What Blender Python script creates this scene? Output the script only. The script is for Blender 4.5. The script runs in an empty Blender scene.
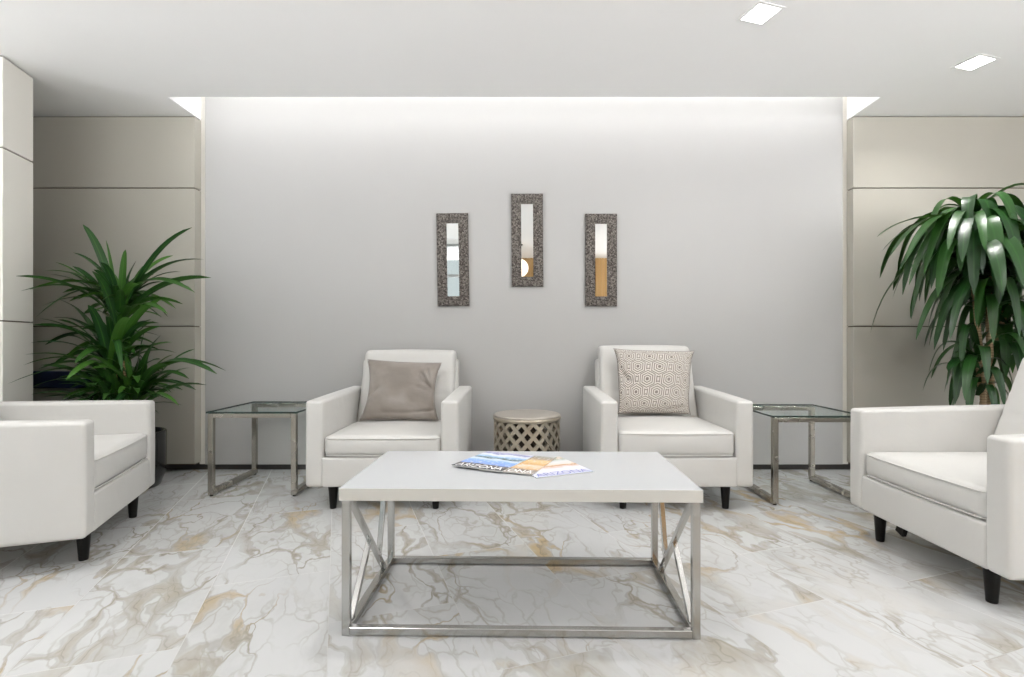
import bpy, bmesh, math, random
from mathutils import Vector, Matrix, noise
random.seed(7)
PI = math.pi
sc = bpy.context.scene
COL = sc.collection
H = 0.908            # camera height
F = 520.0            # focal length in pixels

def at(px, py, D):
    """pixel + distance -> world point (used to read off real sizes)"""
    return Vector(((px - 519) * D / F, D, H - (py - 343) * D / F))

# ------------------------------------------------------------------ helpers
def link(name, bm, mat, parent=None, smooth=False, uv=False):
    bmesh.ops.recalc_face_normals(bm, faces=bm.faces)
    me = bpy.data.meshes.new(name)
    bm.to_mesh(me); bm.free()
    mats = mat if isinstance(mat, (list, tuple)) else [mat]
    for m in mats: me.materials.append(m)
    for p in me.polygons: p.use_smooth = smooth
    o = bpy.data.objects.new(name, me)
    COL.objects.link(o)
    if parent is not None: o.parent = parent
    return o

def empty(name, loc=(0, 0, 0), rz=0.0):
    o = bpy.data.objects.new(name, None)
    o.empty_display_size = 0.1
    o.location = loc; o.rotation_euler = (0, 0, rz)
    COL.objects.link(o)
    return o

def tag(o, label, cat, group=None, kind=None):
    o['label'] = label; o['category'] = cat
    if group: o['group'] = group
    if kind: o['kind'] = kind
    return o

def struct(o):
    o['kind'] = 'structure'
    return o

def copy_tree(o, parent=None):
    c = o.copy(); COL.objects.link(c)
    if parent is not None: c.parent = parent
    for ch in list(o.children):
        copy_tree(ch, c)
    return c

def box(bm, lo, hi, bevel=0.0, seg=2, mi=0, mat=None):
    lo = Vector(lo); hi = Vector(hi)
    M = Matrix.Translation((lo + hi) / 2) @ Matrix.Diagonal((*(hi - lo), 1))
    if mat is not None: M = mat @ M
    r = bmesh.ops.create_cube(bm, size=1, matrix=M)
    fs = set()
    for v in r['verts']: fs.update(v.link_faces)
    for f in fs: f.material_index = mi
    if bevel > 0:
        es = set()
        for f in fs: es.update(f.edges)
        rr = bmesh.ops.bevel(bm, geom=list(es), offset=bevel, segments=seg, profile=0.5, affect='EDGES')
        for f in rr['faces']: f.material_index = mi

def bar(bm, a, b, w, h, up=(0, 0, 1), bevel=0.0015):
    """square bar whose centre line runs from a to b"""
    a = Vector(a); b = Vector(b)
    y = (b - a).normalized()
    z = Vector(up); z = (z - y * z.dot(y)).normalized()
    x = y.cross(z)
    R = Matrix((x, y, z)).transposed().to_4x4()
    M = Matrix.Translation((a + b) / 2) @ R
    L = (b - a).length
    box(bm, (-w / 2, -L / 2, -h / 2), (w / 2, L / 2, h / 2), bevel, 1, mat=M)

def lathe(bm, prof, seg=48, loc=(0, 0, 0), cap=True):
    rings = []
    for r, z in prof:
        if r < 1e-6:
            rings.append([bm.verts.new((loc[0], loc[1], loc[2] + z))])
        else:
            rings.append([bm.verts.new((loc[0] + r * math.cos(2 * PI * i / seg), loc[1] + r * math.sin(2 * PI * i / seg), loc[2] + z)) for i in range(seg)])
    for A, B in zip(rings, rings[1:]):
        for i in range(seg):
            j = (i + 1) % seg
            if len(A) == 1 and len(B) == 1: continue
            if len(A) == 1: bm.faces.new((A[0], B[i], B[j]))
            elif len(B) == 1: bm.faces.new((A[i], A[j], B[0]))
            else: bm.faces.new((A[i], A[j], B[j], B[i]))
    return rings

def tube(bm, pts, r, seg=8):
    pts = [Vector(p) for p in pts]
    rs = r if isinstance(r, (list, tuple)) else [r] * len(pts)
    rings = []
    for i, p in enumerate(pts):
        t = (pts[min(i + 1, len(pts) - 1)] - pts[max(i - 1, 0)]).normalized()
        a = Vector((0, 0, 1)) if abs(t.z) < 0.9 else Vector((1, 0, 0))
        x = t.cross(a).normalized(); y = t.cross(x)
        rings.append([bm.verts.new(p + (x * math.cos(2 * PI * k / seg) + y * math.sin(2 * PI * k / seg)) * rs[i]) for k in range(seg)])
    for A, B in zip(rings, rings[1:]):
        for k in range(seg):
            j = (k + 1) % seg
            bm.faces.new((A[k], A[j], B[j], B[k]))
    bm.faces.new(rings[0]); bm.faces.new(rings[-1])

def soft_box(bm, size, r, loc=(0, 0, 0), crown=(0, 0, 0), n=8, fn=None, k=4):
    """rounded, slightly stuffed block; fn(p) -> p is a last free deformation in local space"""
    hx, hy, hz = [s / 2 for s in size]
    def samples(h):
        rr = min(r, h * 0.98); L = []
        for i in range(k): L.append(-h + rr - rr * math.tan((1 - i / k) * PI / 4))
        m = max(2, n)
        for i in range(m + 1): L.append(-(h - rr) + 2 * (h - rr) * i / m)
        for i in range(1, k + 1): L.append(h - rr + rr * math.tan(i / k * PI / 4))
        return L
    S = [samples(hx), samples(hy), samples(hz)]
    hs = (hx, hy, hz)
    cache = {}
    def vert(q):
        key = tuple(round(c, 6) for c in q)
        if key in cache: return cache[key]
        inner = Vector([max(-(h - min(r, h * .98)), min(h - min(r, h * .98), c)) for c, h in zip(q, hs)])
        d = Vector(q) - inner
        if d.length > 1e-9: d = d.normalized() * min(r, min(hs) * .98)
        p = inner + d
        u, v, w = p.x / hx, p.y / hy, p.z / hz
        g = lambda t: max(0.0, 1 - t * t)
        p = p + Vector((crown[0] * u * g(v) * g(w), crown[1] * v * g(u) * g(w), crown[2] * w * g(u) * g(v)))
        if fn: p = fn(p)
        cache[key] = bm.verts.new(p + Vector(loc))
        return cache[key]
    for ax in range(3):
        a, b = [(1, 2), (2, 0), (0, 1)][ax]
        for s in (-1, 1):
            for i in range(len(S[a]) - 1):
                for j in range(len(S[b]) - 1):
                    vs = []
                    for di, dj in ((0, 0), (1, 0), (1, 1), (0, 1)):
                        q = [0, 0, 0]
                        q[ax] = s * hs[ax]; q[a] = S[a][i + di]; q[b] = S[b][j + dj]
                        vs.append(vert(q))
                    if len(set(vs)) >= 3:
                        try: bm.faces.new(vs)
                        except ValueError: pass

# ------------------------------------------------------------------ materials
class NT:
    def __init__(s, name):
        s.m = bpy.data.materials.new(name); s.m.use_nodes = True
        s.t = s.m.node_tree; s.n = s.t.nodes; s.l = s.t.links
        s.b = s.n['Principled BSDF']; s.out = s.n['Material Output']
    def new(s, ty, **kw):
        x = s.n.new(ty)
        for k, v in kw.items(): setattr(x, k, v)
        return x
    def put(s, sock, v):
        if hasattr(v, 'links') or isinstance(v, bpy.types.NodeSocket): s.l.new(v, sock)
        elif isinstance(v, (tuple, list)) and len(v) == 3 and sock.type == 'RGBA': sock.default_value = (*v, 1)
        else: sock.default_value = v
    def math(s, op, a, b=None, c=None, clamp=False):
        x = s.new('ShaderNodeMath', operation=op); x.use_clamp = clamp
        s.put(x.inputs[0], a)
        if b is not None: s.put(x.inputs[1], b)
        if c is not None: s.put(x.inputs[2], c)
        return x.outputs[0]
    def vmath(s, op, a, b=None, scale=None):
        x = s.new('ShaderNodeVectorMath', operation=op)
        s.put(x.inputs[0], a)
        if b is not None: s.put(x.inputs[1], b)
        if scale is not None: s.put(x.inputs['Scale'], scale)
        return x.outputs[0]
    def mix(s, f, a, b):
        x = s.new('ShaderNodeMix', data_type='RGBA')
        s.put(x.inputs[0], f); s.put(x.inputs[6], a); s.put(x.inputs[7], b)
        return x.outputs[2]
    def noise(s, vec, scale, detail=3, rough=0.5, dist=0.0, out='Fac'):
        x = s.new('ShaderNodeTexNoise')
        if vec is not None: s.l.new(vec, x.inputs['Vector'])
        x.inputs['Scale'].default_value = scale; x.inputs['Detail'].default_value = detail
        x.inputs['Roughness'].default_value = rough; x.inputs['Distortion'].default_value = dist
        return x.outputs[out]
    def vor(s, vec, scale, feature='F1', out='Distance', rnd=1.0):
        x = s.new('ShaderNodeTexVoronoi', feature=feature)
        if vec is not None: s.l.new(vec, x.inputs['Vector'])
        x.inputs['Scale'].default_value = scale; x.inputs['Randomness'].default_value = rnd
        return x.outputs[out]
    def ramp(s, f, lo, hi, a=0.0, b=1.0, smooth=True):
        x = s.new('ShaderNodeMapRange'); x.interpolation_type = 'SMOOTHSTEP' if smooth else 'LINEAR'
        s.put(x.inputs['Value'], f)
        s.put(x.inputs['From Min'], lo); s.put(x.inputs['From Max'], hi)
        s.put(x.inputs['To Min'], a); s.put(x.inputs['To Max'], b)
        return x.outputs[0]
    def coord(s, which='Object'):
        return s.new('ShaderNodeTexCoord').outputs[which]
    def bump(s, h, strength=0.2, dist=0.01):
        x = s.new('ShaderNodeBump'); x.inputs['Strength'].default_value = strength
        x.inputs['Distance'].default_value = dist
        s.l.new(h, x.inputs['Height']); s.l.new(x.outputs[0], s.b.inputs['Normal'])
    def set(s, col=None, rough=None, metal=None, spec=None, coat=None, sheen=None):
        if col is not None: s.put(s.b.inputs['Base Color'], col)
        if rough is not None: s.put(s.b.inputs['Roughness'], rough)
        if metal is not None: s.put(s.b.inputs['Metallic'], metal)
        if spec is not None: s.put(s.b.inputs['Specular IOR Level'], spec)
        if coat is not None: s.put(s.b.inputs['Coat Weight'], coat)
        if sheen is not None: s.put(s.b.inputs['Sheen Weight'], sheen)
        return s

def simple(name, col, rough=0.5, metal=0.0, spec=0.5, var=0.04, scale=6.0, bump=0.0, bscale=200):
    t = NT(name); c = t.coord()
    n = t.noise(c, scale, 3)
    dark = tuple(x * (1 - var) for x in col); light = tuple(min(1, x * (1 + var)) for x in col)
    t.set(t.mix(n, dark, light), rough, metal, spec)
    if bump > 0: t.bump(t.noise(c, bscale, 2), bump, 0.002)
    return t.m

def emis(name, col, strength):
    t = NT(name); t.set((0.8, 0.8, 0.8), 0.5)
    t.b.inputs['Emission Color'].default_value = (*col, 1)
    t.b.inputs['Emission Strength'].default_value = strength
    return t.m

# --- marble floor: 0.83 x 0.415 m tiles, half-bond, turned about 19 degrees to the feature wall
def marble():
    t = NT('calacatta_marble_tiles')
    pos = t.new('ShaderNodeNewGeometry').outputs['Position']
    sp = t.new('ShaderNodeSeparateXYZ'); t.l.new(pos, sp.inputs[0])
    X, Y = sp.outputs[0], sp.outputs[1]
    ca, sa = .944, .330
    u = t.math('ADD', t.math('MULTIPLY', X, -sa), t.math('MULTIPLY', Y, ca))      # along the tile
    v = t.math('ADD', t.math('MULTIPLY', X, ca), t.math('MULTIPLY', Y, sa))       # across
    vv = t.math('DIVIDE', t.math('ADD', v, 0.027), 0.415)
    row = t.math('FLOOR', vv); fv = t.math('FRACT', vv)
    odd = t.math('FLOORED_MODULO', row, 2.0)
    uu = t.math('DIVIDE', t.math('SUBTRACT', t.math('ADD', u, t.math('MULTIPLY', odd, 0.415)), 0.965), 0.83)
    col = t.math('FLOOR', uu); fu = t.math('FRACT', uu)
    eu = t.math('MULTIPLY', t.math('MINIMUM', fu, t.math('SUBTRACT', 1.0, fu)), 0.83)
    ev = t.math('MULTIPLY', t.math('MINIMUM', fv, t.math('SUBTRACT', 1.0, fv)), 0.415)
    e = t.math('MINIMUM', eu, ev)
    grout = t.ramp(e, 0.0010, 0.0024, 1.0, 0.0)
    # own vein pattern per tile
    cid = t.new('ShaderNodeCombineXYZ'); t.l.new(row, cid.inputs[0]); t.l.new(col, cid.inputs[1])
    wn = t.new('ShaderNodeTexWhiteNoise', noise_dimensions='3D'); t.l.new(cid.outputs[0], wn.inputs[0])
    uv = t.new('ShaderNodeCombineXYZ'); t.l.new(u, uv.inputs[0]); t.l.new(v, uv.inputs[1])
    off = t.vmath('SCALE', wn.outputs['Color'], scale=37.0)
    p = t.vmath('ADD', uv.outputs[0], off)
    # turn and stretch so the cells lie diagonally
    mp = t.new('ShaderNodeMapping'); t.l.new(p, mp.inputs[0])
    mp.inputs['Rotation'].default_value = (0, 0, math.radians(38)); mp.inputs['Scale'].default_value = (0.72, 1.35, 1)
    p = mp.outputs[0]
    w1 = t.vmath('SUBTRACT', t.noise(p, 3.2, 3, .55, out='Color'), (0.5, 0.5, 0.5))
    w2 = t.vmath('SUBTRACT', t.noise(p, 13.0, 3, .6, out='Color'), (0.5, 0.5, 0.5))
    q = t.vmath('ADD', p, t.vmath('SCALE', w1, scale=0.42))
    q = t.vmath('ADD', q, t.vmath('SCALE', w2, scale=0.05))
    d1 = t.vor(q, 3.7, 'DISTANCE_TO_EDGE')
    d2 = t.vor(q, 8.5, 'DISTANCE_TO_EDGE')
    wid = t.ramp(t.noise(p, 2.3, 3, .6), 0.40, 0.74, 0.015, 0.27)       # vein width varies
    x = t.math('DIVIDE', d1, wid)
    broad = t.ramp(x, 0.25, 1.15, 1.0, 0.0)
    rim = t.math('MULTIPLY', t.ramp(x, 0.55, 0.85), t.ramp(x, 0.85, 1.12, 1.0, 0.0))
    core = t.ramp(d1, 0.0, 0.020, 1.0, 0.0)
    fine = t.math('MULTIPLY', t.ramp(d2, 0.0, 0.07, 1.0, 0.0), t.ramp(t.noise(p, 3.0, 2), 0.38, 0.58))
    presence = t.ramp(t.noise(p, 1.5, 3), 0.34, 0.56, 0.12, 1.0)
    tone = t.noise(p, 9.0, 5, .6)
    gold = t.ramp(t.noise(p, 1.7, 2), 0.50, 0.64)
    base = t.mix(t.ramp(t.noise(q, 3.0, 5, .65), 0.45, 0.85), (0.515, 0.52, 0.52), (0.41, 0.408, 0.398))
    veincol = t.mix(gold, t.mix(tone, (0.25, 0.23, 0.19), (0.42, 0.39, 0.325)), t.mix(tone, (0.36, 0.26, 0.13), (0.52, 0.41, 0.25)))
    c = t.mix(t.math('MULTIPLY', t.math('MULTIPLY', broad, presence), t.ramp(tone, .3, .65, .55, .95)), base, veincol)
    c = t.mix(t.math('MULTIPLY', t.math('MULTIPLY', rim, presence), 0.28), c, (0.20, 0.18, 0.15))
    c = t.mix(t.math('MULTIPLY', t.math('MULTIPLY', core, presence), t.ramp(tone, .4, .6, .1, .5)), c, (0.20, 0.18, 0.15))
    c = t.mix(t.math('MULTIPLY', fine, 0.48), c, (0.32, 0.30, 0.25))
    c = t.mix(t.math('MULTIPLY', grout, 0.5), c, (0.36, 0.355, 0.34))
    t.set(c, t.ramp(grout, 0, 1, 0.20, 0.35), spec=0.45)
    t.bump(t.math('SUBTRACT', 1.0, grout), 0.15, 0.002)
    return t.m

def wallcloth(name, col, var=0.03):
    t = NT(name); c = t.coord()
    mp = t.new('ShaderNodeMapping'); t.l.new(c, mp.inputs[0]); mp.inputs['Scale'].default_value = (1, 1, 0.35)
    n = t.noise(mp.outputs[0], 5, 4)
    t.set(t.mix(n, tuple(x * (1 - var) for x in col), tuple(x * (1 + var) for x in col)), 0.62, spec=0.25)
    t.bump(t.noise(c, 350, 2), 0.08, 0.001)
    return t.m

def leather():
    t = NT('white_leather'); c = t.coord()
    n = t.noise(c, 5, 3)
    t.set(t.mix(n, (0.56, 0.552, 0.532), (0.60, 0.592, 0.572)), 0.42, spec=0.4)
    h = t.math('ADD', t.math('MULTIPLY', t.noise(c, 9, 3, .5, 0.6), 1.0), t.math('MULTIPLY', t.noise(c, 260, 2), 0.05))
    t.bump(h, 0.22, 0.012)
    return t.m

def velvet():
    t = NT('taupe_velvet'); c = t.coord('UV')
    n = t.noise(c, 2.2, 3, .5, .2)
    t.set(t.mix(t.ramp(n, .3, .75), (0.215, 0.188, 0.166), (0.335, 0.302, 0.274)), 0.55, spec=0.3, sheen=0.5)
    t.b.inputs['Sheen Roughness'].default_value = 0.35
    t.bump(t.noise(c, 4, 3, .5, .3), 0.25, 0.02)
    return t.m

def maze():
    t = NT('geometric_weave'); uv = t.coord('UV')
    s = t.new('ShaderNodeSeparateXYZ'); t.l.new(uv, s.inputs[0])
    U = t.math('ADD', t.math('MULTIPLY', s.outputs[0], 1.0), t.math('MULTIPLY', s.outputs[1], -0.10)); V = s.outputs[1]
    cu, cv = 0.235, 0.335
    def dist(ou, ov):
        a = t.math('SUBTRACT', t.math('FRACT', t.math('ADD', t.math('DIVIDE', U, cu), ou)), 0.5)
        b = t.math('SUBTRACT', t.math('FRACT', t.math('ADD', t.math('DIVIDE', V, cv), ov)), 0.5)
        a = t.math('ABSOLUTE', t.math('MULTIPLY', a, cu)); b = t.math('ABSOLUTE', t.math('MULTIPLY', b, cv))
        return t.math('MAXIMUM', a, t.math('ADD', t.math('MULTIPLY', a, .45), t.math('MULTIPLY', b, .72)))
    d = t.math('MINIMUM', dist(0, 0), dist(.5, .5))
    st = t.math('FRACT', t.math('DIVIDE', d, 0.0225))
    line = t.ramp(t.math('ABSOLUTE', t.math('SUBTRACT', st, 0.5)), 0.17, 0.27)
    line = t.math('MULTIPLY', line, t.ramp(d, 0.016, 0.019))
    c = t.mix(line, (0.19, 0.165, 0.145), (0.60, 0.56, 0.51))
    t.set(c, 0.55, spec=0.35, sheen=0.3)
    t.bump(line, 0.15, 0.003)
    return t.m

def brushed(name, col, rough):
    t = NT(name); c = t.coord()
    mp = t.new('ShaderNodeMapping'); t.l.new(c, mp.inputs[0]); mp.inputs['Scale'].default_value = (9, 9, 9)
    n = t.noise(mp.outputs[0], 1.0, 2)
    t.set(t.mix(n, tuple(x * .93 for x in col), col), t.ramp(n, 0, 1, rough * .8, rough * 1.2), 1.0)
    return t.m

def leafmat(name, dark, light, spec=0.5, rough=0.35):
    t = NT(name)
    g = t.new('ShaderNodeNewGeometry'); r = g.outputs['Random Per Island']
    uv = t.coord('UV'); s = t.new('ShaderNodeSeparateXYZ'); t.l.new(uv, s.inputs[0])
    base = t.mix(t.math('POWER', r, 1.6), dark, light)
    mid = t.ramp(t.math('ABSOLUTE', t.math('SUBTRACT', s.outputs[0], .5)), 0.0, 0.10, 1.0, 0.0)
    c = t.mix(t.math('MULTIPLY', mid, 0.35), base, tuple(min(1, x * 1.7) for x in light))
    t.set(c, rough, spec=spec)
    wv = t.new('ShaderNodeTexWave', wave_type='BANDS', bands_direction='X'); t.l.new(uv, wv.inputs[0]); wv.inputs['Scale'].default_value = 5
    t.bump(wv.outputs['Fac'], 0.10, 0.002)
    tr = t.new('ShaderNodeBsdfTranslucent'); t.put(tr.inputs[0], t.mix(0.5, c, (0.12, 0.30, 0.03)))
    ms = t.new('ShaderNodeMixShader'); ms.inputs[0].default_value = 0.10
    t.l.new(t.b.outputs[0], ms.inputs[1]); t.l.new(tr.outputs[0], ms.inputs[2]); t.l.new(ms.outputs[0], t.out.inputs[0])
    return t.m

def clearglass(name, tint, gloss=0.12, rough=0.0):
    t = NT(name)
    tr = t.new('ShaderNodeBsdfTransparent'); tr.inputs[0].default_value = (*tint, 1)
    gl = t.new('ShaderNodeBsdfGlossy'); gl.inputs['Roughness'].default_value = rough
    lw = t.new('ShaderNodeLayerWeight'); lw.inputs[0].default_value = .5
    fac = t.math('ADD', t.math('MULTIPLY', t.math('POWER', lw.outputs['Facing'], 4.0), gloss * 4), .03)
    ms = t.new('ShaderNodeMixShader')
    t.l.new(fac, ms.inputs[0]); t.l.new(tr.outputs[0], ms.inputs[1]); t.l.new(gl.outputs[0], ms.inputs[2])
    t.l.new(ms.outputs[0], t.out.inputs[0])
    return t.m

def woodmat():
    t = NT('honey_wood_slats'); c = t.coord()
    s = t.new('ShaderNodeSeparateXYZ'); t.l.new(c, s.inputs[0])
    mp = t.new('ShaderNodeMapping'); t.l.new(c, mp.inputs[0]); mp.inputs['Scale'].default_value = (14, 14, 0.8)
    n = t.noise(mp.outputs[0], 1.5, 4)
    t.set(t.mix(n, (0.42, 0.24, 0.08), (0.68, 0.45, 0.20)), 0.45)
    return t.m

def cover(name, kind):
    t = NT(name); uv = t.coord('UV'); s = t.new('ShaderNodeSeparateXYZ'); t.l.new(uv, s.inputs[0])
    U, V = s.outputs[0], s.outputs[1]
    n = t.math('MULTIPLY', t.math('SUBTRACT', t.noise(uv, 4, 5, .6, .6), .5), 0.22)
    Vn = t.math('ADD', V, n)
    cr = t.new('ShaderNodeValToRGB'); t.l.new(Vn, cr.inputs[0]); r = cr.color_ramp
    if kind == 0:    # blue landscape
        st = [(0, (.10, .10, .11)), (.20, (.16, .14, .13)), (.25, (.22, .35, .75)), (.42, (.25, .42, .80)), (.55, (.60, .72, .90)), (.60, (.12, .17, .15)), (.70, (.30, .48, .72)), (.82, (.70, .74, .85)), (.9, (.25, .25, .45)), (1, (.55, .55, .70))]
    elif kind == 1:  # interior, orange
        st = [(0, (.45, .40, .36)), (.18, (.25, .20, .17)), (.24, (.66, .42, .20)), (.40, (.75, .60, .45)), (.5, (.62, .36, .12)), (.68, (.78, .55, .28)), (.82, (.35, .27, .20)), (1, (.30, .33, .30))]
    else:            # pale room
        st = [(0, (.62, .65, .82)), (.25, (.75, .74, .85)), (.35, (.80, .70, .72)), (.48, (.55, .32, .16)), (.55, (.80, .68, .60)), (.68, (.70, .70, .72)), (.8, (.40, .45, .38)), (.9, (.66, .52, .42)), (1, (.45, .48, .45))]
    while len(r.elements) < len(st): r.elements.new(0.5)
    for e, (p, c) in zip(r.elements, st): e.position = p; e.color = (*c, 1)
    sp = t.ramp(t.noise(uv, 16, 4), 0.52, 0.66)
    c = t.mix(t.math('MULTIPLY', sp, 0.45), cr.outputs[0], (0.75, 0.73, 0.70) if kind != 0 else (.72, .76, .85))
    t.set(c, 0.25, spec=0.5)
    return t.m

M = {}
M['marble'] = marble()
M['wall'] = wallcloth('pale_grey_wallcovering', (0.475, 0.473, 0.466), 0.015)
M['panel'] = wallcloth('taupe_fabric_panel', (0.43, 0.412, 0.362))
M['column'] = wallcloth('pale_column_panel', (0.74, 0.72, 0.67))
M['ceil'] = simple('white_ceiling_paint', (0.90, 0.90, 0.90), 0.75, spec=0.1, var=0.008)
M['paint'] = simple('white_wall_paint', (0.78, 0.78, 0.77), 0.7, spec=0.15, var=0.01)
M['dark'] = simple('bronze_base', (0.045, 0.042, 0.040), 0.45)
M['gap'] = simple('dark_joint_strip', (0.12, 0.10, 0.075), 0.7)  # dark backing strip in the joints between panels
M['leather'] = leather()
M['frame'] = simple('grey_window_frame', (.30, .31, .31), .5)
M['legblack'] = simple('black_stained_wood', (0.006, 0.0055, 0.005), 0.40, spec=.2)
M['velvet'] = velvet()
M['maze'] = maze()
M['lacquer'] = simple('white_gloss_lacquer', (0.50, 0.515, 0.53), 0.13, spec=0.5, var=0.004)
M['edge'] = simple('white_lacquer_edge', (0.58, 0.57, 0.535), 0.3, var=0.004)
M['chrome'] = brushed('polished_steel', (0.52, 0.515, 0.50), 0.20)
M['nickel'] = brushed('brushed_nickel', (0.50, 0.47, 0.42), 0.26)
M['glass'] = clearglass('clear_table_glass', (0.955, 0.985, 0.975), .04)
M['window'] = clearglass('added_window_glass', (0.96, 0.96, 0.965))
M['tinted'] = clearglass('tinted_window_glass', (0.60, 0.605, 0.60))  # tint added to cut the light this window lets in
M['glassedge'] = simple('green_glass_edge', (0.004, 0.035, 0.028), 0.08, spec=0.8)
M['pot'] = simple('black_glazed_pot', (0.010, 0.010, 0.010), 0.12, spec=0.6)
M['soil'] = simple('potting_soil', (0.035, 0.025, 0.018), 0.9, bump=0.6, bscale=60)
M['champ'] = simple('champagne_metal', (0.43, 0.385, 0.31), 0.36, metal=.7)
M['champtop'] = simple('champagne_top', (0.42, 0.385, 0.34), 0.42, metal=.35)
M['leafL'] = leafmat('narrow_green_leaf', (0.010, 0.050, 0.012), (0.060, 0.165, 0.022), 0.45, 0.40)
M['leafR'] = leafmat('broad_dark_green_leaf', (0.007, 0.036, 0.008), (0.028, 0.100, 0.017), 0.5, 0.34)
M['navy'] = simple('navy_vinyl', (0.008, 0.016, 0.050), 0.4)
M['wood'] = woodmat()
M['mirror'] = NT('silvered_mirror').set((0.86, 0.88, 0.87), 0.015, 1.0).m
M['diffuser'] = emis('lit_diffuser', (1, 0.985, 0.96), 14)
M['led'] = emis('lit_led_strip', (1, 0.99, 0.98), 15)
M['globe'] = emis('lit_opal_globe', (1, 0.80, 0.62), .95)
M['trimwhite'] = simple('white_trim_ring', (0.85, 0.85, 0.85), 0.5)
M['paper'] = simple('magazine_pages', (0.72, 0.72, 0.70), 0.7)
M['ink_white'] = simple('white_print', (0.85, 0.85, 0.85), 0.35)
M['ink_blue'] = simple('blue_print', (0.05, 0.07, 0.35), 0.35)

def cane():
    t = NT('ringed_cane'); c = t.coord(); s = t.new('ShaderNodeSeparateXYZ'); t.l.new(c, s.inputs[0])
    w = t.math('FRACT', t.math('ADD', t.math('MULTIPLY', s.outputs[2], 62), t.noise(c, 8, 2)))
    k = t.ramp(w, 0.0, 0.3)
    t.set(t.mix(k, (0.12, 0.07, 0.035), (0.40, 0.29, 0.17)), 0.7)
    t.bump(k, 0.5, 0.003)
    return t.m
M['cane'] = cane()

def hammered():
    t = NT('hammered_bronze_mosaic'); c = t.coord()
    v = t.vor(c, 120, 'DISTANCE_TO_EDGE'); cc = t.vor(c, 120, 'F1', 'Color')
    s = t.new('ShaderNodeSeparateColor'); t.l.new(cc, s.inputs[0])
    col = t.mix(s.outputs[0], (0.06, 0.048, 0.042), (0.34, 0.31, 0.28))
    col = t.mix(t.ramp(v, 0.02, 0.10, 1, 0), col, (0.025, 0.02, 0.018))
    t.set(col, 0.38, 0.55)
    t.bump(t.ramp(v, 0, .25), 0.7, 0.004)
    return t.m
M['hammer'] = hammered()

# ------------------------------------------------------------------ the room
CZ = 2.503
XL, XR = -2.276, 2.346       # ends of the recess
YP, YW = 3.65, 3.71          # face of the side panels, face of the feature wall

bm = bmesh.new(); box(bm, (-4.3, -2.6, -0.06), (4.4, 3.95, 0)); struct(link('floor', bm, M['marble']))

bm = bmesh.new()                                        # ceiling with the slot of the cove
box(bm, (-4.3, -2.6, CZ), (4.4, 3.372, CZ + .03))
box(bm, (-4.3, 3.372, CZ), (XL, 3.95, CZ + .03))
box(bm, (XR, 3.372, CZ), (4.4, 3.95, CZ + .03))
box(bm, (XL - .02, 3.352, CZ + .03), (XR + .02, 3.372, 2.80))     # front lip of the cove
box(bm, (XL - .02, 3.372, CZ + .03), (XL, 3.80, 2.80))
box(bm, (XR, 3.372, CZ + .03), (XR + .02, 3.80, 2.80))
box(bm, (XL - .02, 3.352, 2.80), (XR + .02, 3.80, 2.83))
struct(link('ceiling', bm, M['ceil']))

bm = bmesh.new(); box(bm, (XL + .036, YW, .041), (XR - .036, 3.78, 2.80), .002)
struct(link('wall_back', bm, M['wall']))
bm = bmesh.new()                                        # slim set-back strips beside the feature wall
box(bm, (XL - .01, 3.722, .041), (XL + .034, 3.78, 2.80)); struct(link('trim_1', bm, M['column']))
bm = bmesh.new(); box(bm, (XR - .034, 3.722, .041), (XR + .01, 3.78, 2.80)); struct(link('trim_2', bm, M['column']))

def panels(x0, x1, name):
    bm = bmesh.new()
    zs = [.055, 1.0245, 1.996, CZ - .004]
    for a, b in zip(zs, zs[1:]):
        box(bm, (x0, YP, a + .004), (x1, 3.745, b - .004), .0025)
    box(bm, (x0 + .01, 3.664, .05), (x1 - .01, 3.75, CZ), mi=1)
    o = struct(link(name, bm, [M['panel'], M['gap']]))
    return o
panels(-4.3, XL, 'wall_left')
panels(XR, 4.4, 'wall_right')
bm = bmesh.new(); box(bm, (-4.3, 3.735, 0), (4.4, 3.76, .06)); struct(link('baseboard_back', bm, M['dark']))

bm = bmesh.new()                                        # panelled column at the far left
zs = [.055, 1.031, 1.992, CZ - .004]
ang = Matrix.Translation((-2.914, 3.12, 0)) @ Matrix.Rotation(math.radians(13), 4, 'Z')
for a, b in zip(zs, zs[1:]):
    box(bm, (-1.5, -.246, a + .004), (0, 0, b - .004), .003, mat=ang)
box(bm, (-1.49, -.236, 0), (-.012, -.01, CZ), mi=1, mat=ang)
struct(link('wall_column', bm, [M['column'], M['gap']]))

def added_side_window(x0, x1, ya, yb, wname, name):  # unseen side windows, added to throw light up onto the ceiling
    bm = bmesh.new()
    box(bm, (x0, -2.6, 0), (x1, 3.95, .90)); box(bm, (x0, -2.6, 2.44), (x1, 3.95, CZ))
    box(bm, (x0, -2.6, .90), (x1, ya, 2.44)); box(bm, (x0, yb, .90), (x1, 3.95, 2.44))
    struct(link(wname, bm, M['paint']))
    w = empty(name, ((x0 + x1) / 2, 0, 0)); struct(w)
    bm = bmesh.new()
    n = 3
    for i in range(n + 1):
        y = ya + .02 + (yb - ya - .04) * i / n; box(bm, (-.028, y - .02, .90), (.028, y + .02, 2.44))
    for z in (.92, 1.95, 2.42): box(bm, (-.026, ya, z - .02), (.026, yb, z + .02))
    link('window_frame', bm, M['frame'], w)
    bm = bmesh.new(); box(bm, (-.004, ya + .02, .92), (.004, yb - .02, 2.42)); link('window_pane', bm, M['window'], w)
added_side_window(-4.36, -4.3, -.5, 1.5, 'wall_far_left', 'added_window_2')
added_side_window(4.4, 4.46, -2.2, 1.2, 'wall_far_right', 'added_window_3')
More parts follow.
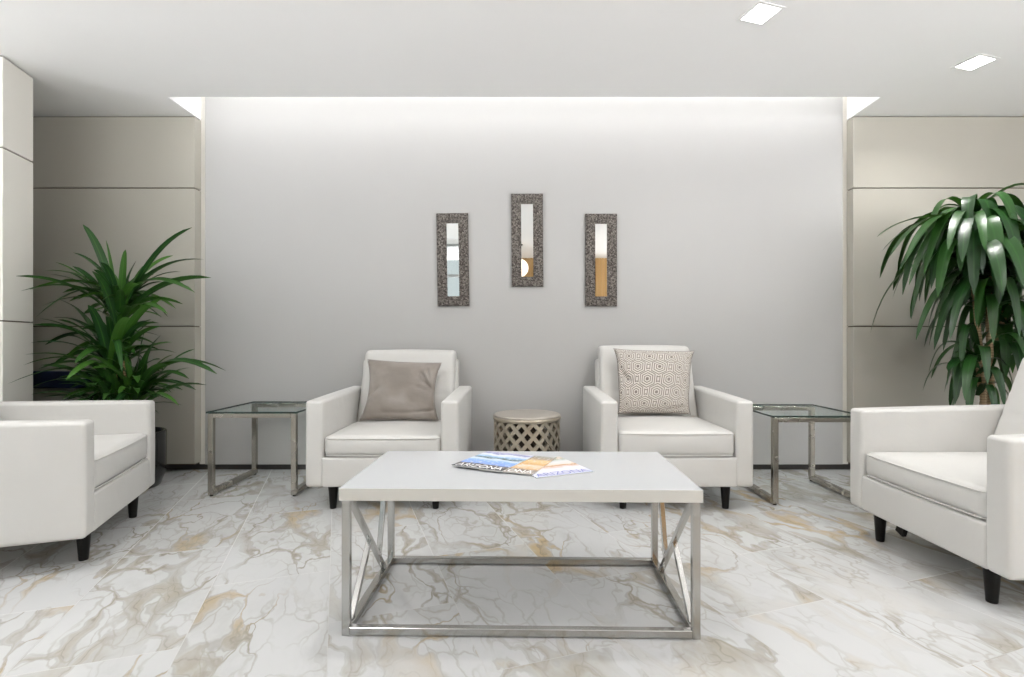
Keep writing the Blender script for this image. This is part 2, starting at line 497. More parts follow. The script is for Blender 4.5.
# behind the camera: glazed wall on the left, wood-slatted wall on the right (seen in the mirrors)
WX0, WX1, WY = -4.3, -0.80, -0.62
bm = bmesh.new()
box(bm, (WX0, WY - .08, 0), (WX1, WY, .90)); box(bm, (WX0, WY - .08, 2.44), (WX1, WY, CZ))
box(bm, (WX1 - .06, WY - .08, .90), (WX1, WY, 2.44))
box(bm, (WX1 - .06, -2.42, 0), (WX1, WY - .08, CZ))
struct(link('wall_window_side', bm, M['paint']))
w = empty('window_1', (0, WY - .04, 0)); struct(w)
bm = bmesh.new()
for x in (-4.28, -3.15, -2.0, -.88): box(bm, (x - .02, -.03, .90), (x + .02, .03, 2.44))
for z in (.92, 1.95, 2.42): box(bm, (-4.28, -.028, z - .02), (-.87, .028, z + .02))
link('window_frame', bm, M['frame'], w)
bm = bmesh.new(); box(bm, (-4.26, -.004, .92), (-.88, .004, 2.42)); link('window_pane', bm, M['tinted'], w)
bm = bmesh.new()
n = 56
for i in range(n):
    x = -.80 + i * 3.0 / n
    box(bm, (x, -2.39, 0), (x + 3.0 / n * .62, -2.36, CZ))
box(bm, (-.80, -2.45, 0), (2.2, -2.385, CZ))
box(bm, (2.2, -2.45, 0), (4.4, -2.36, .90)); box(bm, (2.2, -2.45, 2.44), (4.4, -2.36, CZ))
struct(link('wall_behind', bm, M['wood']))
w = empty('added_window_4', (0, -2.40, 0)); struct(w)  # unseen window, added to light the left alcove and column
bm = bmesh.new()
for x in (2.23, 3.3, 4.37): box(bm, (x - .02, -.03, .90), (x + .02, .03, 2.44))
for z in (.92, 1.95, 2.42): box(bm, (2.22, -.028, z - .02), (4.38, .028, z + .02))
link('window_frame', bm, M['frame'], w)
bm = bmesh.new(); box(bm, (2.24, -.004, .92), (4.36, .004, 2.42)); link('window_pane', bm, M['window'], w)

# ------------------------------------------------------------------ ceiling lights
GA = math.radians(17.2)
ax = Vector((1.425, .44, 0)); bx = Vector((.44, -1.425, 0))
L1 = Vector((1.17, 2.518, CZ))
proto = empty('ceiling_light')
bm = bmesh.new()
s, r = .062, .078
for (a, b) in (((-r, -r), (r, -s)), ((-r, s), (r, r)), ((-r, -s), (-s, s)), ((s, -s), (r, s))):
    box(bm, (a[0], a[1], -.003), (b[0], b[1], .0))
link('trim_ring', bm, M['trimwhite'], proto)
bm = bmesh.new(); box(bm, (-s, -s, -.002), (s, s, .0)); link('diffuser', bm, M['diffuser'], proto)
la = bpy.data.lights.new('lamp', 'AREA'); la.shape = 'SQUARE'; la.size = .12; la.energy = 7.5; la.spread = math.radians(145); la.color = (1, .985, .965)
lo = bpy.data.objects.new('lamp', la); COL.objects.link(lo); lo.parent = proto; lo.location = (0, 0, -.006)
spots = [(0, 0), (1, 0), (0, 1), (-3, 0), (-2, 1), (0, 2), (-1, 2), (1, 2), (-1, 0), (-2, 0)]  # all after the first two are unseen; the fourth is added for alcove light
labels = ['square recessed ceiling light near the cove, left of the two bright squares',
          'square recessed ceiling light at the right edge, above the broad-leaved plant']
for i, (p, q) in enumerate(spots):
    o = proto if i == 0 else copy_tree(proto)
    o.location = L1 + ax * p + bx * q - Vector((0, 0, .0005)); o.rotation_euler.z = GA
    tag(o, labels[i] if i < 2 else 'square recessed light in the ceiling above and behind the camera, outside the photo', 'ceiling light', 'square recessed ceiling lights')

# LED strip hidden in the cove
o = empty('cove_light', (0.035, 3.60, 2.799))
bm = bmesh.new(); box(bm, (-2.27, -.03, -.02), (2.27, .03, 0), .003); link('housing', bm, M['trimwhite'], o)
bm = bmesh.new(); box(bm, (-2.26, -.022, -.026), (2.26, .022, -.0205)); link('diffuser', bm, M['led'], o)
tag(o, 'long LED strip hidden in the ceiling cove washing the feature wall with white light', 'light')

# pendant seen in the middle mirror
pend = empty('pendant_lamp', (.0, -1.0, CZ))
bm = bmesh.new(); lathe(bm, [(0, 0), (.06, 0), (.06, -.02), (.02, -.035), (0, -.035)], 24); link('canopy', bm, M['dark'], pend, True)
bm = bmesh.new(); tube(bm, [(0, 0, -.03), (0, 0, -.235)], .006); link('rod', bm, M['dark'], pend, True)
bm = bmesh.new(); bmesh.ops.create_uvsphere(bm, u_segments=32, v_segments=16, radius=.15, matrix=Matrix.Translation((0, 0, -.385))); link('globe', bm, M['globe'], pend, True)
tag(pend, 'warm glowing globe pendant lamp reflected in the middle mirror', 'lamp')

# ------------------------------------------------------------------ armchairs
def leg_mesh(bm, x, y, top=.135):
    prof = [(.0, 0), (.0165, 0), (.0175, .004), (.0255, top - .02), (.026, top), (0, top)]
    lathe(bm, prof, 20, (x, y, 0))

def armchair(name, loc, rz, label, seat_top=.405, back_top=.858, W=.826):
    t = empty(name, loc, rz)
    hw = W / 2; aw = .094; inn = hw - aw
    for s in (-1, 1):
        bm = bmesh.new()
        def slope(p):
            if p.z > 0: p.z += .018 * (p.y + .40) / .80 * (p.z / .23)
            return p
        soft_box(bm, (aw, .80, .465), .017, (s * (hw - aw / 2), -.025, .13 + .2325), (.004, .003, .004), 10, slope)
        link('arm', bm, M['leather'], t, True)
    bm = bmesh.new()
    soft_box(bm, (2 * inn + .012, .80, .160), .012, (0, -.024, .13 + .08), (0, .004, 0), 8)
    link('base', bm, M['leather'], t, True)
    # back frame, leaning a little
    bm = bmesh.new()
    def lean(p):
        p.y += .07 * (p.z / .33)
        return p
    soft_box(bm, (2 * inn + .012, .11, .665), .02, (0, .305, .13 + .3325), (0, .004, .004), 8, lean)
    link('back_frame', bm, M['leather'], t, True)
    # seat cushion
    bm = bmesh.new()
    h = seat_top - .292 + .0
    def sag(p):
        return p
    soft_box(bm, (2 * inn - .004, .70, h), .030, (0, -.418 + .35, .292 + h / 2), (.002, .012, .016 if seat_top < .43 else .020), 10, sag)
    o = link('seat_cushion', bm, M['leather'], t, True)
    pts = lambda z: [(-inn + .012, -.30, z), (-inn + .010, -.405, z), (-inn + .03, -.4185, z), (-inn * .5, -.4235, z), (0, -.426, z), (inn * .5, -.4235, z), (inn - .03, -.4185, z), (inn - .010, -.405, z), (inn - .012, -.30, z)]
    for z in (.300, seat_top - .014):
        bm = bmesh.new(); tube(bm, pts(z), .0032, 6); link('piping', bm, M['leather'], o, True)
    # back cushion
    hb = back_top - .375
    bm = bmesh.new()
    def lean2(p):
        k = p.z / (hb / 2)
        p.x *= 1 - .035 * (k + 1) / 2
        # two shallow stitched seams across the front
        for zz in (.30, -.16):
            dd = abs(k - zz)
            if dd < .05 and p.y < 0: p.y += .004 * (1 - dd / .05)
        p.y += .085 * k
        return p
    soft_box(bm, (2 * inn - .006, .135, hb), .030, (0, .135 + .0675 + .082, .375 + hb / 2), (.002, .018, .006), 22, lean2)
    link('back_cushion', bm, M['leather'], t, True)
    for x in (-.282, .282):
        for y in (-.365, .30):
            bm = bmesh.new(); leg_mesh(bm, x, y); link('leg', bm, M['legblack'], t, True)
    tag(t, label, 'armchair', 'white leather armchairs around the coffee table')
    return t

armchair('armchair', (-.740, 2.80 + .425, 0), 0, 'white leather armchair against the wall holding the plain taupe velvet pillow')
armchair('armchair', (.853, 2.80 + .425, 0), 0, 'white leather armchair against the wall holding the geometric patterned pillow', .43, .888)
d = Vector((.943, .334))
armchair('armchair', (-1.862 - .425 * d.x, 2.465 - .425 * d.y, 0), math.radians(109.5), 'white leather armchair at the left edge, in front of the narrow-leaved plant', .432, W=.86)
ra = armchair('armchair', (1.598 + .425, 2.105, 0), math.radians(-90), 'white leather armchair at the right edge, in front of the drooping broad-leaved plant')
bm = bmesh.new()
box(bm, (-.262, -.382, .118), (-.125, -.360, .131), .001)
box(bm, (-.022, -.010, -.020), (.022, .010, .016), .002, mat=Matrix.Translation((-.138, -.372, .103)) @ Matrix.Rotation(.35, 4, 'Y'))
o = link('mounting_bracket', bm, M['legblack'], ra); o['label'] = 'small black bracket under the seat'

# ------------------------------------------------------------------ pillows
def pillow(name, TL, TR, BR, BL, T, mat, label, folds=(), pinch=(.05, .03, 2)):
    c = (TL + TR + BR + BL) / 4
    N = 40
    nrm = (TR - TL).cross(TL - BL).normalized()      # may face either way; the pillow is symmetrical
    if nrm.y > 0: nrm = -nrm
    bm = bmesh.new(); uvl = bm.loops.layers.uv.new('UVMap')
    def P(u, v, s):
        pu = u * (1 - pinch[0] * (1 - abs(v) ** pinch[2]) * u * u); pv = v * (1 - pinch[1] * (1 - abs(u) ** pinch[2]) * v * v)
        a = (pu + 1) / 2; b = (pv + 1) / 2
        p = (BL * (1 - a) + BR * a) * (1 - b) + (TL * (1 - a) + TR * a) * b
        h = T * (max(0, (1 - u * u)) * max(0, (1 - v * v))) ** .42
        h += T * .05 * noise.noise(Vector((u * 2.2, v * 2.2, s * 3))) * (1 - u * u) ** .5 * (1 - v * v) ** .5 if abs(u) < 1 and abs(v) < 1 else 0
        for (fu, fv, du, dv, wid, amp, L) in folds:
            ru, rv = u - fu, v - fv
            al = ru * du + rv * dv; ac = -ru * dv + rv * du
            if abs(u) < 1 and abs(v) < 1:
                h -= 1.35 * amp * math.exp(-(ac / wid) ** 2) * math.exp(-(al / L) ** 2) * min(1, (1 - u * u) * 5) * min(1, (1 - v * v) * 5)
        return p + nrm * h * s - c
    grid = {}
    for s in (-1, 1):
        for i in range(N + 1):
            for j in range(N + 1):
                u = -math.cos(PI * i / N) * .35 + (2 * i / N - 1) * .65; v = -math.cos(PI * j / N) * .35 + (2 * j / N - 1) * .65
                edge = i in (0, N) or j in (0, N)
                if edge and s == 1: grid[(s, i, j)] = grid[(-1, i, j)]
                else: grid[(s, i, j)] = bm.verts.new(P(u, v, s))
        for i in range(N):
            for j in range(N):
                q = [(i, j), (i + 1, j), (i + 1, j + 1), (i, j + 1)]
                f = bm.faces.new([grid[(s, a, b)] for a, b in q])
                for lp, (a, b) in zip(f.loops, q): lp[uvl].uv = (a / N, b / N)
    o = link(name, bm, mat, None, True)
    o.location = c
    tag(o, label, 'pillow')
    # seam piping round the edge
    bm = bmesh.new(); pts = []
    for k in range(4 * 24 + 1):
        s_, q_ = divmod(k % 96, 24); x = -1 + 2 * q_ / 24
        u, v = [(x, -1), (1, x), (-x, 1), (-1, -x)][s_]
        pts.append(P(u, v, 1))
    tube(bm, pts, .0028, 6)
    link('seam', bm, mat, o, True)
    return o
pillow('throw_pillow', at(367.5, 359.5, 3.40), at(441.5, 363, 3.40), at(438.5, 420.5, 3.27), at(359.5, 420.5, 3.27), .062, M['velvet'],
       'plain taupe velvet throw pillow on the armchair left of the drum stool',
       folds=((.62, .42, -.5, .85, .035, .022, .22), (.72, .20, -.75, .6, .03, .022, .25), (.60, .02, -.9, .3, .03, .012, .25), (.72, .55, -.3, .9, .03, .014, .2), (-.75, -.10, .7, .7, .05, .012, .2), (.7, -.72, 1, .15, .03, .014, .3), (0, -.8, 1, 0, .06, .006, .5)), pinch=(.15, .04, 2.2))
pillow('throw_pillow', at(613.5, 348.5, 3.42), at(694.5, 351, 3.42), at(690.5, 414.5, 3.28), at(617.5, 414, 3.28), .058, M['maze'],
       'beige throw pillow woven with concentric squares, on the armchair right of the drum stool',
       folds=((-.78, .10, .55, -.83, .04, .018, .25), (-.7, .02, .8, -.5, .03, .01, .2), (.6, -.85, 1, .2, .04, .012, .25)), pinch=(.085, .045, 5))

# ------------------------------------------------------------------ coffee table
ct = empty('coffee_table', (.008, 1.874, 0), math.radians(-1.1))
TW, TD = 1.1176, .56
bm = bmesh.new(); box(bm, (-TW / 2, -TD / 2, .421), (TW / 2, TD / 2, .4595), .0012, 2)
bm.faces.ensure_lookup_table()
for f in bm.faces:
    f.normal_update()
    f.material_index = 0 if abs(f.normal.z) > .7 else 1
link('tabletop', bm, [M['lacquer'], M['edge']], ct)
lx, ly, b = TW / 2 - .018, TD / 2 - .018, .024
for sx in (-1, 1):
    for sy in (-1, 1):
        bm = bmesh.new(); bar(bm, (sx * lx, sy * ly, 0), (sx * lx, sy * ly, .421), b, b, (0, 1, 0)); link('leg', bm, M['chrome'], ct)
for sy in (-1, 1):
    bm = bmesh.new(); bar(bm, (-lx + b / 2, sy * ly, .0145), (lx - b / 2, sy * ly, .0145), b, b); link('floor_rail', bm, M['chrome'], ct)
for sx in (-1, 1):
    bm = bmesh.new(); bar(bm, (sx * lx, -ly + b / 2, .0145), (sx * lx, ly - b / 2, .0145), b, b); link('floor_rail', bm, M['chrome'], ct)
    Y = lambda D: D - 1.874
    for a, c in (((Y(1.637), .421), (Y(2.035), .022)), ((Y(1.652), .022), (Y(1.848), .205)), ((Y(1.965), .10), (Y(2.066), .421))):
        bm = bmesh.new(); bar(bm, (sx * (lx + .001), *a), (sx * (lx + .001), *c), .018, .018, (1, 0, 0)); link('brace', bm, M['chrome'], ct)
tag(ct, 'white lacquered coffee table on a polished steel frame with angled braces', 'coffee table')

# ------------------------------------------------------------------ magazines
def magazine(fl, fr, depth, z0, th, mat, ink, label, flip=1):
    """fl, fr: front-left and front-right corners (x, y)"""
    fl = Vector((*fl, 0)); fr = Vector((*fr, 0))
    ux = (fr - fl); W = ux.length; a = math.atan2(ux.y, ux.x)
    t = empty('magazine', (fl.x, fl.y, z0), a)
    bm = bmesh.new(); uvl = bm.loops.layers.uv.new('UVMap')
    box(bm, (0, 0, th - .0006), (W, depth, th), 0)
    for f in bm.faces:
        for lp in f.loops: lp[uvl].uv = (lp.vert.co.x / W, lp.vert.co.y / depth)
    link('cover', bm, mat, t)
    bm = bmesh.new(); box(bm, (.001, .001, 0), (W - .001, depth - .001, th - .0007)); link('pages', bm, M['paper'], t)
    cu = bpy.data.curves.new('title', 'FONT'); cu.body = 'ARIZONA'; cu.size = 1; cu.extrude = 0
    tmp = bpy.data.objects.new('tmp', cu); COL.objects.link(tmp)
    bpy.context.view_layer.update()
    me = bpy.data.meshes.new_from_object(tmp.evaluated_get(bpy.context.evaluated_depsgraph_get()))
    bpy.data.objects.remove(tmp)
    xs = [v.co.x for v in me.vertices]; ys = [v.co.y for v in me.vertices]
    x0, x1, y0, y1 = min(xs), max(xs), min(ys), max(ys)
    for v in me.vertices:
        v.co.x = .010 + (v.co.x - x0) / (x1 - x0) * (W - .020)
        v.co.y = .008 + (v.co.y - y0) / (y1 - y0) * .038
        v.co.z = th + .0003
    me.materials.clear(); me.materials.append(ink)
    o = bpy.data.objects.new('title', me); COL.objects.link(o); o.parent = t
    tag(t, label, 'magazine', 'magazines fanned on the coffee table')
    return t
magazine((.0574, 1.716), (.2594, 1.803), .262, .4600, .0035, cover('pale_cover', 2), M['ink_blue'], 'pale magazine with blue title letters, rightmost and lowest of the fan on the coffee table')
magazine((-.140, 1.819), (.0467, 1.748), .275, .4636, .0030, cover('orange_cover', 1), M['ink_white'], 'orange and brown magazine in the middle of the fan on the coffee table')
magazine((-.2436, 1.871), (-.0592, 1.780), .268, .4667, .0030, cover('blue_cover', 0), M['ink_white'], 'magazine with a blue landscape cover, leftmost and topmost of the fan on the coffee table')

# ------------------------------------------------------------------ glass side tables
def side_table(xc, yf, label):
    t = empty('side_table', (xc, yf, 0))
    w, dp, hz, b = .522, .535, .502, .030
    bm = bmesh.new(); box(bm, (-w / 2 - .006, -.008, hz - .010), (w / 2 + .006, dp + .008, hz), .001, 1)
    for f in bm.faces:
        f.normal_update(); f.material_index = 0 if abs(f.normal.z) > .9 else 1
    o = link('glass_top', bm, [M['glass'], M['glassedge']], t); o['label'] = 'clear glass top with green edge'
    x = w / 2 - b / 2
    for s in (-1, 1):
        for y in (b / 2, dp - b / 2):
            bm = bmesh.new(); bar(bm, (s * x, y, .008), (s * x, y, hz - .012), b, b, (0, 1, 0)); link('leg', bm, M['nickel'], t)
            bm = bmesh.new(); lathe(bm, [(0, 0), (.010, 0), (.010, .008), (0, .008)], 12, (s * x, y, 0)); link('foot_glide', bm, M['legblack'], t)
        bm = bmesh.new(); bar(bm, (s * x, b, .008 + b / 2), (s * x, dp - b, .008 + b / 2), b, b); link('floor_rail', bm, M['nickel'], t)
    for y in (b / 2, dp - b / 2):
        bm = bmesh.new(); bar(bm, (-x + b / 2, y, hz - .012 - .0125), (x - b / 2, y, hz - .012 - .0125), b, .025)
        link('top_rail', bm, M['nickel'], t)
    tag(t, label, 'side table', 'glass-topped side tables')
side_table(-1.581, 3.075, 'glass-topped brushed nickel side table beside the left potted plant')
side_table(1.682, 2.905, 'glass-topped brushed nickel side table between the patterned-pillow armchair and the right edge armchair')

# ------------------------------------------------------------------ drum stool
st = empty('drum_stool', (.05, 3.28, 0))
R0 = .212
bm = bmesh.new(); lathe(bm, [(0, .466), (R0 - .02, .466), (R0 - .006, .463), (R0 - .001, .457), (R0, .452), (0, .448)], 64); link('top', bm, M['champtop'], st, True)
bm = bmesh.new(); lathe(bm, [(R0 - .015, .450), (R0 + .001, .450), (R0 + .002, .440), (R0, .432), (R0 - .004, .426), (R0 - .015, .426), (R0 - .015, .450)], 64); link('rim_band', bm, M['champ'], st, True)
bm = bmesh.new(); lathe(bm, [(R0 - .015, .0), (R0 + .001, .0), (R0 + .002, .010), (R0, .024), (R0 - .015, .026), (R0 - .015, .0)], 64); link('base_band', bm, M['champ'], st, True)
bm = bmesh.new()
NH, zb, zt = 18, .02, .430
turn = 2 * PI / NH * ((zt - zb) / .082)
for sgn in (-1, 1):
    for k in range(NH):
        rows = []
        for i in range(25):
            f = i / 24; z = zb + (zt - zb) * f
            th = 2 * PI * k / NH + sgn * turn * f
            wd = .0155 / R0
            ra_ = R0 - .003 - (0.0015 if sgn > 0 else 0); ri = ra_ - .016
            rows.append([bm.verts.new((rr * math.cos(th + dd), rr * math.sin(th + dd), z)) for rr, dd in ((ra_, -wd), (ra_, wd), (ri, wd), (ri, -wd))])
        for A, B in zip(rows, rows[1:]):
            for j in range(4): bm.faces.new((A[j], A[(j + 1) % 4], B[(j + 1) % 4], B[j]))
link('lattice', bm, M['champ'], st)
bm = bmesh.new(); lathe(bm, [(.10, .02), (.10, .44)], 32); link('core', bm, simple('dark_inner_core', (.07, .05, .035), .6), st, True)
tag(st, 'round champagne metal drum stool with pierced lattice sides, between the two wall armchairs', 'stool')

# ------------------------------------------------------------------ mirrors
def mirror(px0, px1, py0, py1, tilt, label):
    D = YW
    p = at((px0 + px1) / 2, (py0 + py1) / 2, D - .02)
    w = (px1 - px0) * D / F; h = (py1 - py0) * D / F
    t = empty('wall_mirror', (p.x, D, p.z)); t.rotation_euler = (0, math.radians(tilt), 0)
    f = .070
    bm = bmesh.new()
    # bevelled frame: outer back, raised face, inner edge
    prof = [(0, 0.0), (0, -.018), (.004, -.022), (f - .006, -.022), (f, -.018), (f, -.006)]
    rings = []
    for off, y in prof:
        X, Z = w / 2 - off, h / 2 - off
        rings.append([bm.verts.new((sx * X, y, sz * Z)) for sx, sz in ((-1, -1), (1, -1), (1, 1), (-1, 1))])
    for A, B in zip(rings, rings[1:]):
        for j in range(4): bm.faces.new((A[j], A[(j + 1) % 4], B[(j + 1) % 4], B[j]))
    link('frame', bm, M['hammer'], t)
    bm = bmesh.new(); box(bm, (-w / 2 + f - .004, -.010, -h / 2 + f - .004), (w / 2 - f + .004, -.001, h / 2 - f + .004)); link('mirror_glass', bm, M['mirror'], t)
    tag(t, label, 'mirror', 'narrow framed wall mirrors')
mirror(437, 468.5, 213.3, 305.8, -.9, 'narrow wall mirror in a hammered dark bronze frame, leftmost of the three')
mirror(511.5, 543, 193.8, 286.3, -.4, 'narrow wall mirror in a hammered dark bronze frame, hung highest in the middle')
mirror(585.5, 617, 213.8, 306, 0, 'narrow wall mirror in a hammered dark bronze frame, rightmost of the three')

# ------------------------------------------------------------------ plants
def leaf(bm, uvl, p0, p1, p2, w, twist=0.0, fold=.22, n=11, wpow=.65):
    p0, p1, p2 = Vector(p0), Vector(p1), Vector(p2)
    az = (p2 - p0); az.z = 0
    if az.length < 1e-3: az = Vector((1, 0, 0))
    az.normalize()
    side0 = az.cross(Vector((0, 0, 1)))
    rows = []
    for i in range(n + 1):
        t = i / n
        p = p0 * (1 - t) ** 2 + p1 * 2 * t * (1 - t) + p2 * t * t
        tg = ((p1 - p0) * (1 - t) + (p2 - p1) * t).normalized()
        up = side0.cross(tg).normalized()
        a = twist * t
        side = side0 * math.cos(a) + up * math.sin(a)
        up2 = side.cross(tg).normalized()
        ww = w / 2 * max(.04, (math.sin(PI * min(1, (t * .86 + .10)) ** .9)) ** wpow if t < .98 else .04)
        rows.append((bm.verts.new(p - side * ww + up2 * 0), bm.verts.new(p - up2 * ww * fold), bm.verts.new(p + side * ww), t))
    for A, B in zip(rows, rows[1:]):
        for k in (0, 1):
            f = bm.faces.new((A[k], A[k + 1], B[k + 1], B[k]))
            uvs = [(k * .5, A[3]), (k * .5 + .5, A[3]), (k * .5 + .5, B[3]), (k * .5, B[3])]
            for lp, q in zip(f.loops, uvs): lp[uvl].uv = q

def pot(t, r, h):
    bm = bmesh.new()
    lathe(bm, [(0, 0), (r * .80, 0), (r * .84, .006), (r * .97, .075), (r, .12), (r, h - .006), (r - .004, h), (r - .016, h), (r - .018, h - .05), (0, h - .05)], 64)
    link('pot', bm, M['pot'], t, True)
    bm = bmesh.new(); lathe(bm, [(r - .019, h - .045), (r * .5, h - .035), (0, h - .030)], 40); link('soil', bm, M['soil'], t, True)

# left plant: many narrow arching leaves in tiers
LP = Vector((-2.455, 3.27, 0))
t = empty('potted_plant', LP)
pot(t, .20, .35)
def L(px, py, D=3.25): return at(px, py, D) - LP
tiers = [  # stem foot, head (px, py), tips (px, py, D)
    ((128, 430), (119, 302), [(82.8, 224.4, 3.3), (192, 227.4, 3.2), (125.6, 249.6, 3.1), (73, 252.5, 3.2), (16, 276, 2.95), (20.7, 291, 2.9), (29.6, 289.5, 3.0), (136, 261, 3.4), (173, 255.5, 3.45), (204, 259.3, 3.2), (211, 277.6, 3.3), (195, 292.4, 3.1), (183, 283.5, 3.4), (40.8, 306.3, 3.05), (36, 317, 2.95), (176, 308.7, 3.35), (168, 314, 3.0), (100, 262, 3.05), (62, 280, 3.4), (150, 262, 3.5), (106, 240, 3.2), (140, 285, 2.95), (55, 262, 3.1)]),
    ((118, 430), (113, 352), [(33, 325, 3.0), (31, 342.7, 2.95), (25, 354.5, 2.9), (53, 317.5, 3.3), (60, 300, 3.45), (155, 320.5, 3.4), (160, 300, 3.1), (88, 305, 3.0), (130, 318, 2.9), (45, 345, 3.35), (7.4, 384, 2.82), (23.6, 365, 2.95), (38.4, 369, 3.05), (100, 330, 3.5), (122, 372, 2.9), (66, 380, 2.95)]),
    ((134, 430), (134, 388), [(195, 349, 3.3), (161, 335, 3.2), (226, 370.8, 3.1), (217, 374, 3.0), (207, 385, 3.2), (189, 378.7, 3.1), (179, 405.6, 3.0), (183, 390, 3.25), (173, 354.5, 3.4), (145, 330, 3.3), (152, 345, 3.05), (121, 340, 3.15), (170, 365, 3.0)]),
    ((120, 430), (116, 398), [(31, 394.4, 3.0), (43, 397, 3.1), (62, 399, 3.0), (70, 388, 3.25), (90, 365, 3.1), (80, 372, 3.35), (58, 384, 3.15), (100, 378, 3.4), (30, 388, 3.3), (130, 360, 3.3)]),
]
for foot, head, tips in tiers:
    f0 = L(*foot, 3.27); h0 = L(*head, 3.27); f0.z = .30
    f0.x = max(-.12, min(.12, f0.x)) ; 
    bm = bmesh.new(); mid = (f0 + h0) / 2 + Vector((.012, 0, 0))
    tube(bm, [f0, mid, h0], [.013, .011, .008], 8); link('stem', bm, M['cane'], t, True)
    bm = bmesh.new(); uvl = bm.loops.layers.uv.new('UVMap')
    ext = list(tips)
    for k in range(52):       # fill the heart of the tier
        a = random.uniform(0, 2 * PI); rr = random.uniform(.14, .40)
        tp = h0 + Vector((rr * math.cos(a), min(.30, rr * math.sin(a)) * .8, random.uniform(-.10, .22)))
        ext.append(tp)
    for e in ext:
        tip = e if isinstance(e, Vector) else L(*e)
        tip.y = min(tip.y, .34 if tip.x > -.15 else .20)
        base = h0 + Vector((random.uniform(-.012, .012), random.uniform(-.012, .012), random.uniform(-.20, .03)))
        dv = tip - base; hor = math.hypot(dv.x, dv.y)
        up = .07 + .24 * max(0, hor - .05)
        ctrl = base + Vector((dv.x * .42, dv.y * .42, max(dv.z * .62, 0) + up * (.75 if dv.z > .15 else 1.0)))
        leaf(bm, uvl, base, ctrl, tip, random.uniform(.034, .052), random.uniform(-.9, .9), .30)
    link('foliage', bm, M['leafL'], t, True)
tag(t, 'bushy potted plant with narrow spiky green leaves in a black glazed pot, at the left', 'potted plant')

# right plant: canes with wide, drooping glossy leaves
RP = Vector((2.74, 3.13, 0))
t = empty('potted_plant', RP)
pot(t, .20, .35)
def Rr(px, py, D=3.13): return at(px, py, D) - RP
canes = [((984, 440), (972, 210), .014, 58, .52, .076), ((974, 440), (1022, 236), .012, 50, .48, .072), ((990, 440), (990, 262), .016, 40, .40, .068), ((972, 440), (1004, 310), .014, 30, .38, .066), ((986, 440), (978, 345), .011, 20, .29, .060)]
for ci, (foot, head, cr, nl, LL, wd) in enumerate(canes):
    f0 = Rr(*foot, 3.13 + (.05 if ci % 2 else -.04)); h0 = Rr(*head, 3.13 + (.06 if ci % 2 else -.03)); f0.z = .30
    bm = bmesh.new(); bend = Vector((random.uniform(-.02, .02), 0, 0))
    tube(bm, [f0, f0.lerp(h0, .33) + bend, f0.lerp(h0, .66) - bend, h0], [cr * 1.15, cr * 1.05, cr, cr * .7], 12); link('cane', bm, M['cane'], t, True)
    bm = bmesh.new(); uvl = bm.loops.layers.uv.new('UVMap')
    for k in range(nl):
        a = k * 2.39996 + ci * 1.1
        q = k / nl                                   # 0 lowest leaf, 1 top
        base = h0 + Vector((0, 0, -.30 * (1 - q)))
        reach = LL * random.uniform(.50, 1.0) * (1 - .30 * q ** 2)
        dx, dy = math.cos(a), math.sin(a)
        rr = reach
        if dy > 0: rr = min(reach, .36 / max(dy, .01))
        drop = LL * random.uniform(.55, .95) * (1 - .15 * q)
        rise = random.uniform(.10, .20) * (1.25 - .5 * (1 - q))
        tip = base + Vector((dx * rr, dy * rr, -drop + rise * .5))
        ctrl = base + Vector((dx * rr * .78, dy * rr * .78, rise * 1.55))
        leaf(bm, uvl, base, ctrl, tip, wd * random.uniform(.75, 1.1), random.uniform(-.5, .5), .22, 14, .55)
    if ci == 0:
        for px, py, D in ((877, 237, 2.95), (882, 251, 3.1), (890, 256, 2.9), (899, 272, 3.2), (909, 285, 3.0), (905, 262, 2.8), (924, 275, 2.85), (948, 250, 2.75), (962, 262, 2.72), (985, 250, 2.75)):
            tip = Rr(px, py, D); base = h0 + Vector((0, 0, random.uniform(-.08, 0)))
            dv = tip - base
            leaf(bm, uvl, base, base + Vector((dv.x * .62, dv.y * .62, .09)), tip, random.uniform(.045, .07), random.uniform(-.4, .4), .22, 14, .55)
    if ci == 2:
        for px, py, D in ((916, 340, 2.95), (929, 346, 3.1), (934, 350, 3.0), (950, 340, 2.8), (945, 320, 3.2)):
            tip = Rr(px, py, D); base = h0 + Vector((0, 0, random.uniform(-.12, 0)))
            dv = tip - base
            leaf(bm, uvl, base, base + Vector((dv.x * .72, dv.y * .72, .06)), tip, random.uniform(.04, .06), random.uniform(-.4, .4), .22, 14, .55)
    if ci == 4:
        for px, py, D in ((948, 371, 2.98), (953, 379, 3.1), (955, 404, 3.0), (965, 400, 2.9)):
            tip = Rr(px, py, D); base = h0 + Vector((0, 0, random.uniform(-.10, 0)))
            dv = tip - base
            leaf(bm, uvl, base, base + Vector((dv.x * .75, dv.y * .75, .06)), tip, random.uniform(.045, .06), random.uniform(-.4, .4), .22, 14, .55)
    link('foliage', bm, M['leafR'], t, True)
tag(t, 'tall potted plant with broad drooping glossy leaves on ringed canes, at the right', 'potted plant')

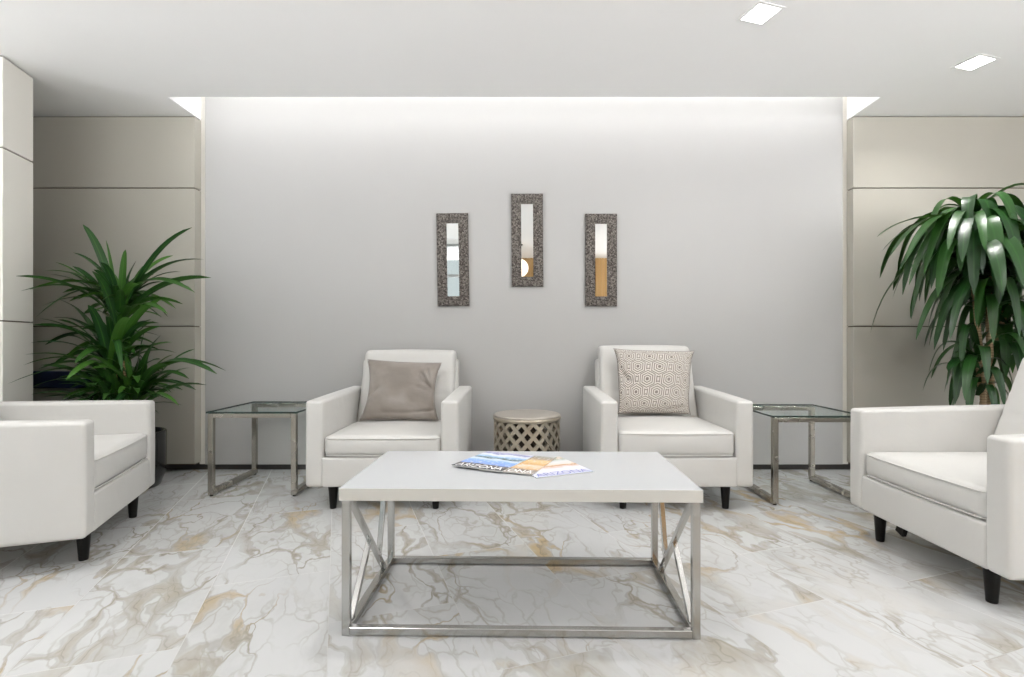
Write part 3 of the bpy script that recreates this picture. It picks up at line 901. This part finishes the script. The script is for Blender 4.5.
# ------------------------------------------------------------------ navy seat behind the left plant
nb = empty('navy_bench', (-3.14, 3.44, 0))
bm = bmesh.new(); soft_box(bm, (.66, .05, .118), .012, (0, .165, .655), (0, .004, 0), 6); o = link('backrest', bm, M['navy'], nb, True)
bm = bmesh.new(); box(bm, (.10, .135, .662), (.22, .1385, .667)); link('stitched_line', bm, M['edge'], o)
bm = bmesh.new(); soft_box(bm, (.66, .30, .08), .02, (0, .03, .42), (0, 0, .008), 6); link('seat', bm, M['navy'], nb, True)
for x in (-.30, .30):
    for y in (-.09, .16):
        bm = bmesh.new(); tube(bm, [(x, y, 0), (x, y, .385 if y < 0 else .61)], .011, 10); link('leg', bm, M['dark'], nb, True)
tag(nb, 'navy blue padded seat half hidden behind the left potted plant', 'seat')

# ------------------------------------------------------------------ daylight, added uplight + camera
w = bpy.data.worlds.new('World'); sc.world = w; w.use_nodes = True
nt = w.node_tree; bg = nt.nodes['Background']
tc = nt.nodes.new('ShaderNodeTexCoord'); sx = nt.nodes.new('ShaderNodeSeparateXYZ'); nt.links.new(tc.outputs['Generated'], sx.inputs[0])
mr = nt.nodes.new('ShaderNodeMapRange'); nt.links.new(sx.outputs[2], mr.inputs[0]); mr.inputs[1].default_value = -.03; mr.inputs[2].default_value = .03
mx = nt.nodes.new('ShaderNodeMix'); mx.data_type = 'RGBA'; nt.links.new(mr.outputs[0], mx.inputs[0])
UPLIGHT, SKY = 14, 2.0          # added glow from below brightens the ceiling, hazy sky above it
mx.inputs[6].default_value = (UPLIGHT, UPLIGHT * .995, UPLIGHT * 1.005, 1); mx.inputs[7].default_value = (SKY * .88, SKY * .97, SKY, 1)
nt.links.new(mx.outputs[2], bg.inputs[0]); bg.inputs[1].default_value = 1.0

cam = bpy.data.cameras.new('Camera'); co = bpy.data.objects.new('Camera', cam); COL.objects.link(co)
co.location = (0, 0, H); co.rotation_euler = (PI / 2, 0, 0)
cam.sensor_width = 36; cam.lens = F / 1024 * 36
cam.shift_x = -7 / 1024; cam.shift_y = 4.5 / 1024
cam.clip_start = .05
sc.camera = co

sc.view_settings.view_transform = 'Standard'; sc.view_settings.look = 'None'
sc.view_settings.exposure = 0.10; sc.view_settings.gamma = 1; sc.view_settings.use_curve_mapping = False
cy = sc.cycles
cy.use_denoising = True
cy.max_bounces = 10; cy.diffuse_bounces = 6; cy.glossy_bounces = 5; cy.transparent_max_bounces = 12
cy.sample_clamp_indirect = 8
cy.caustics_reflective = False; cy.caustics_refractive = False
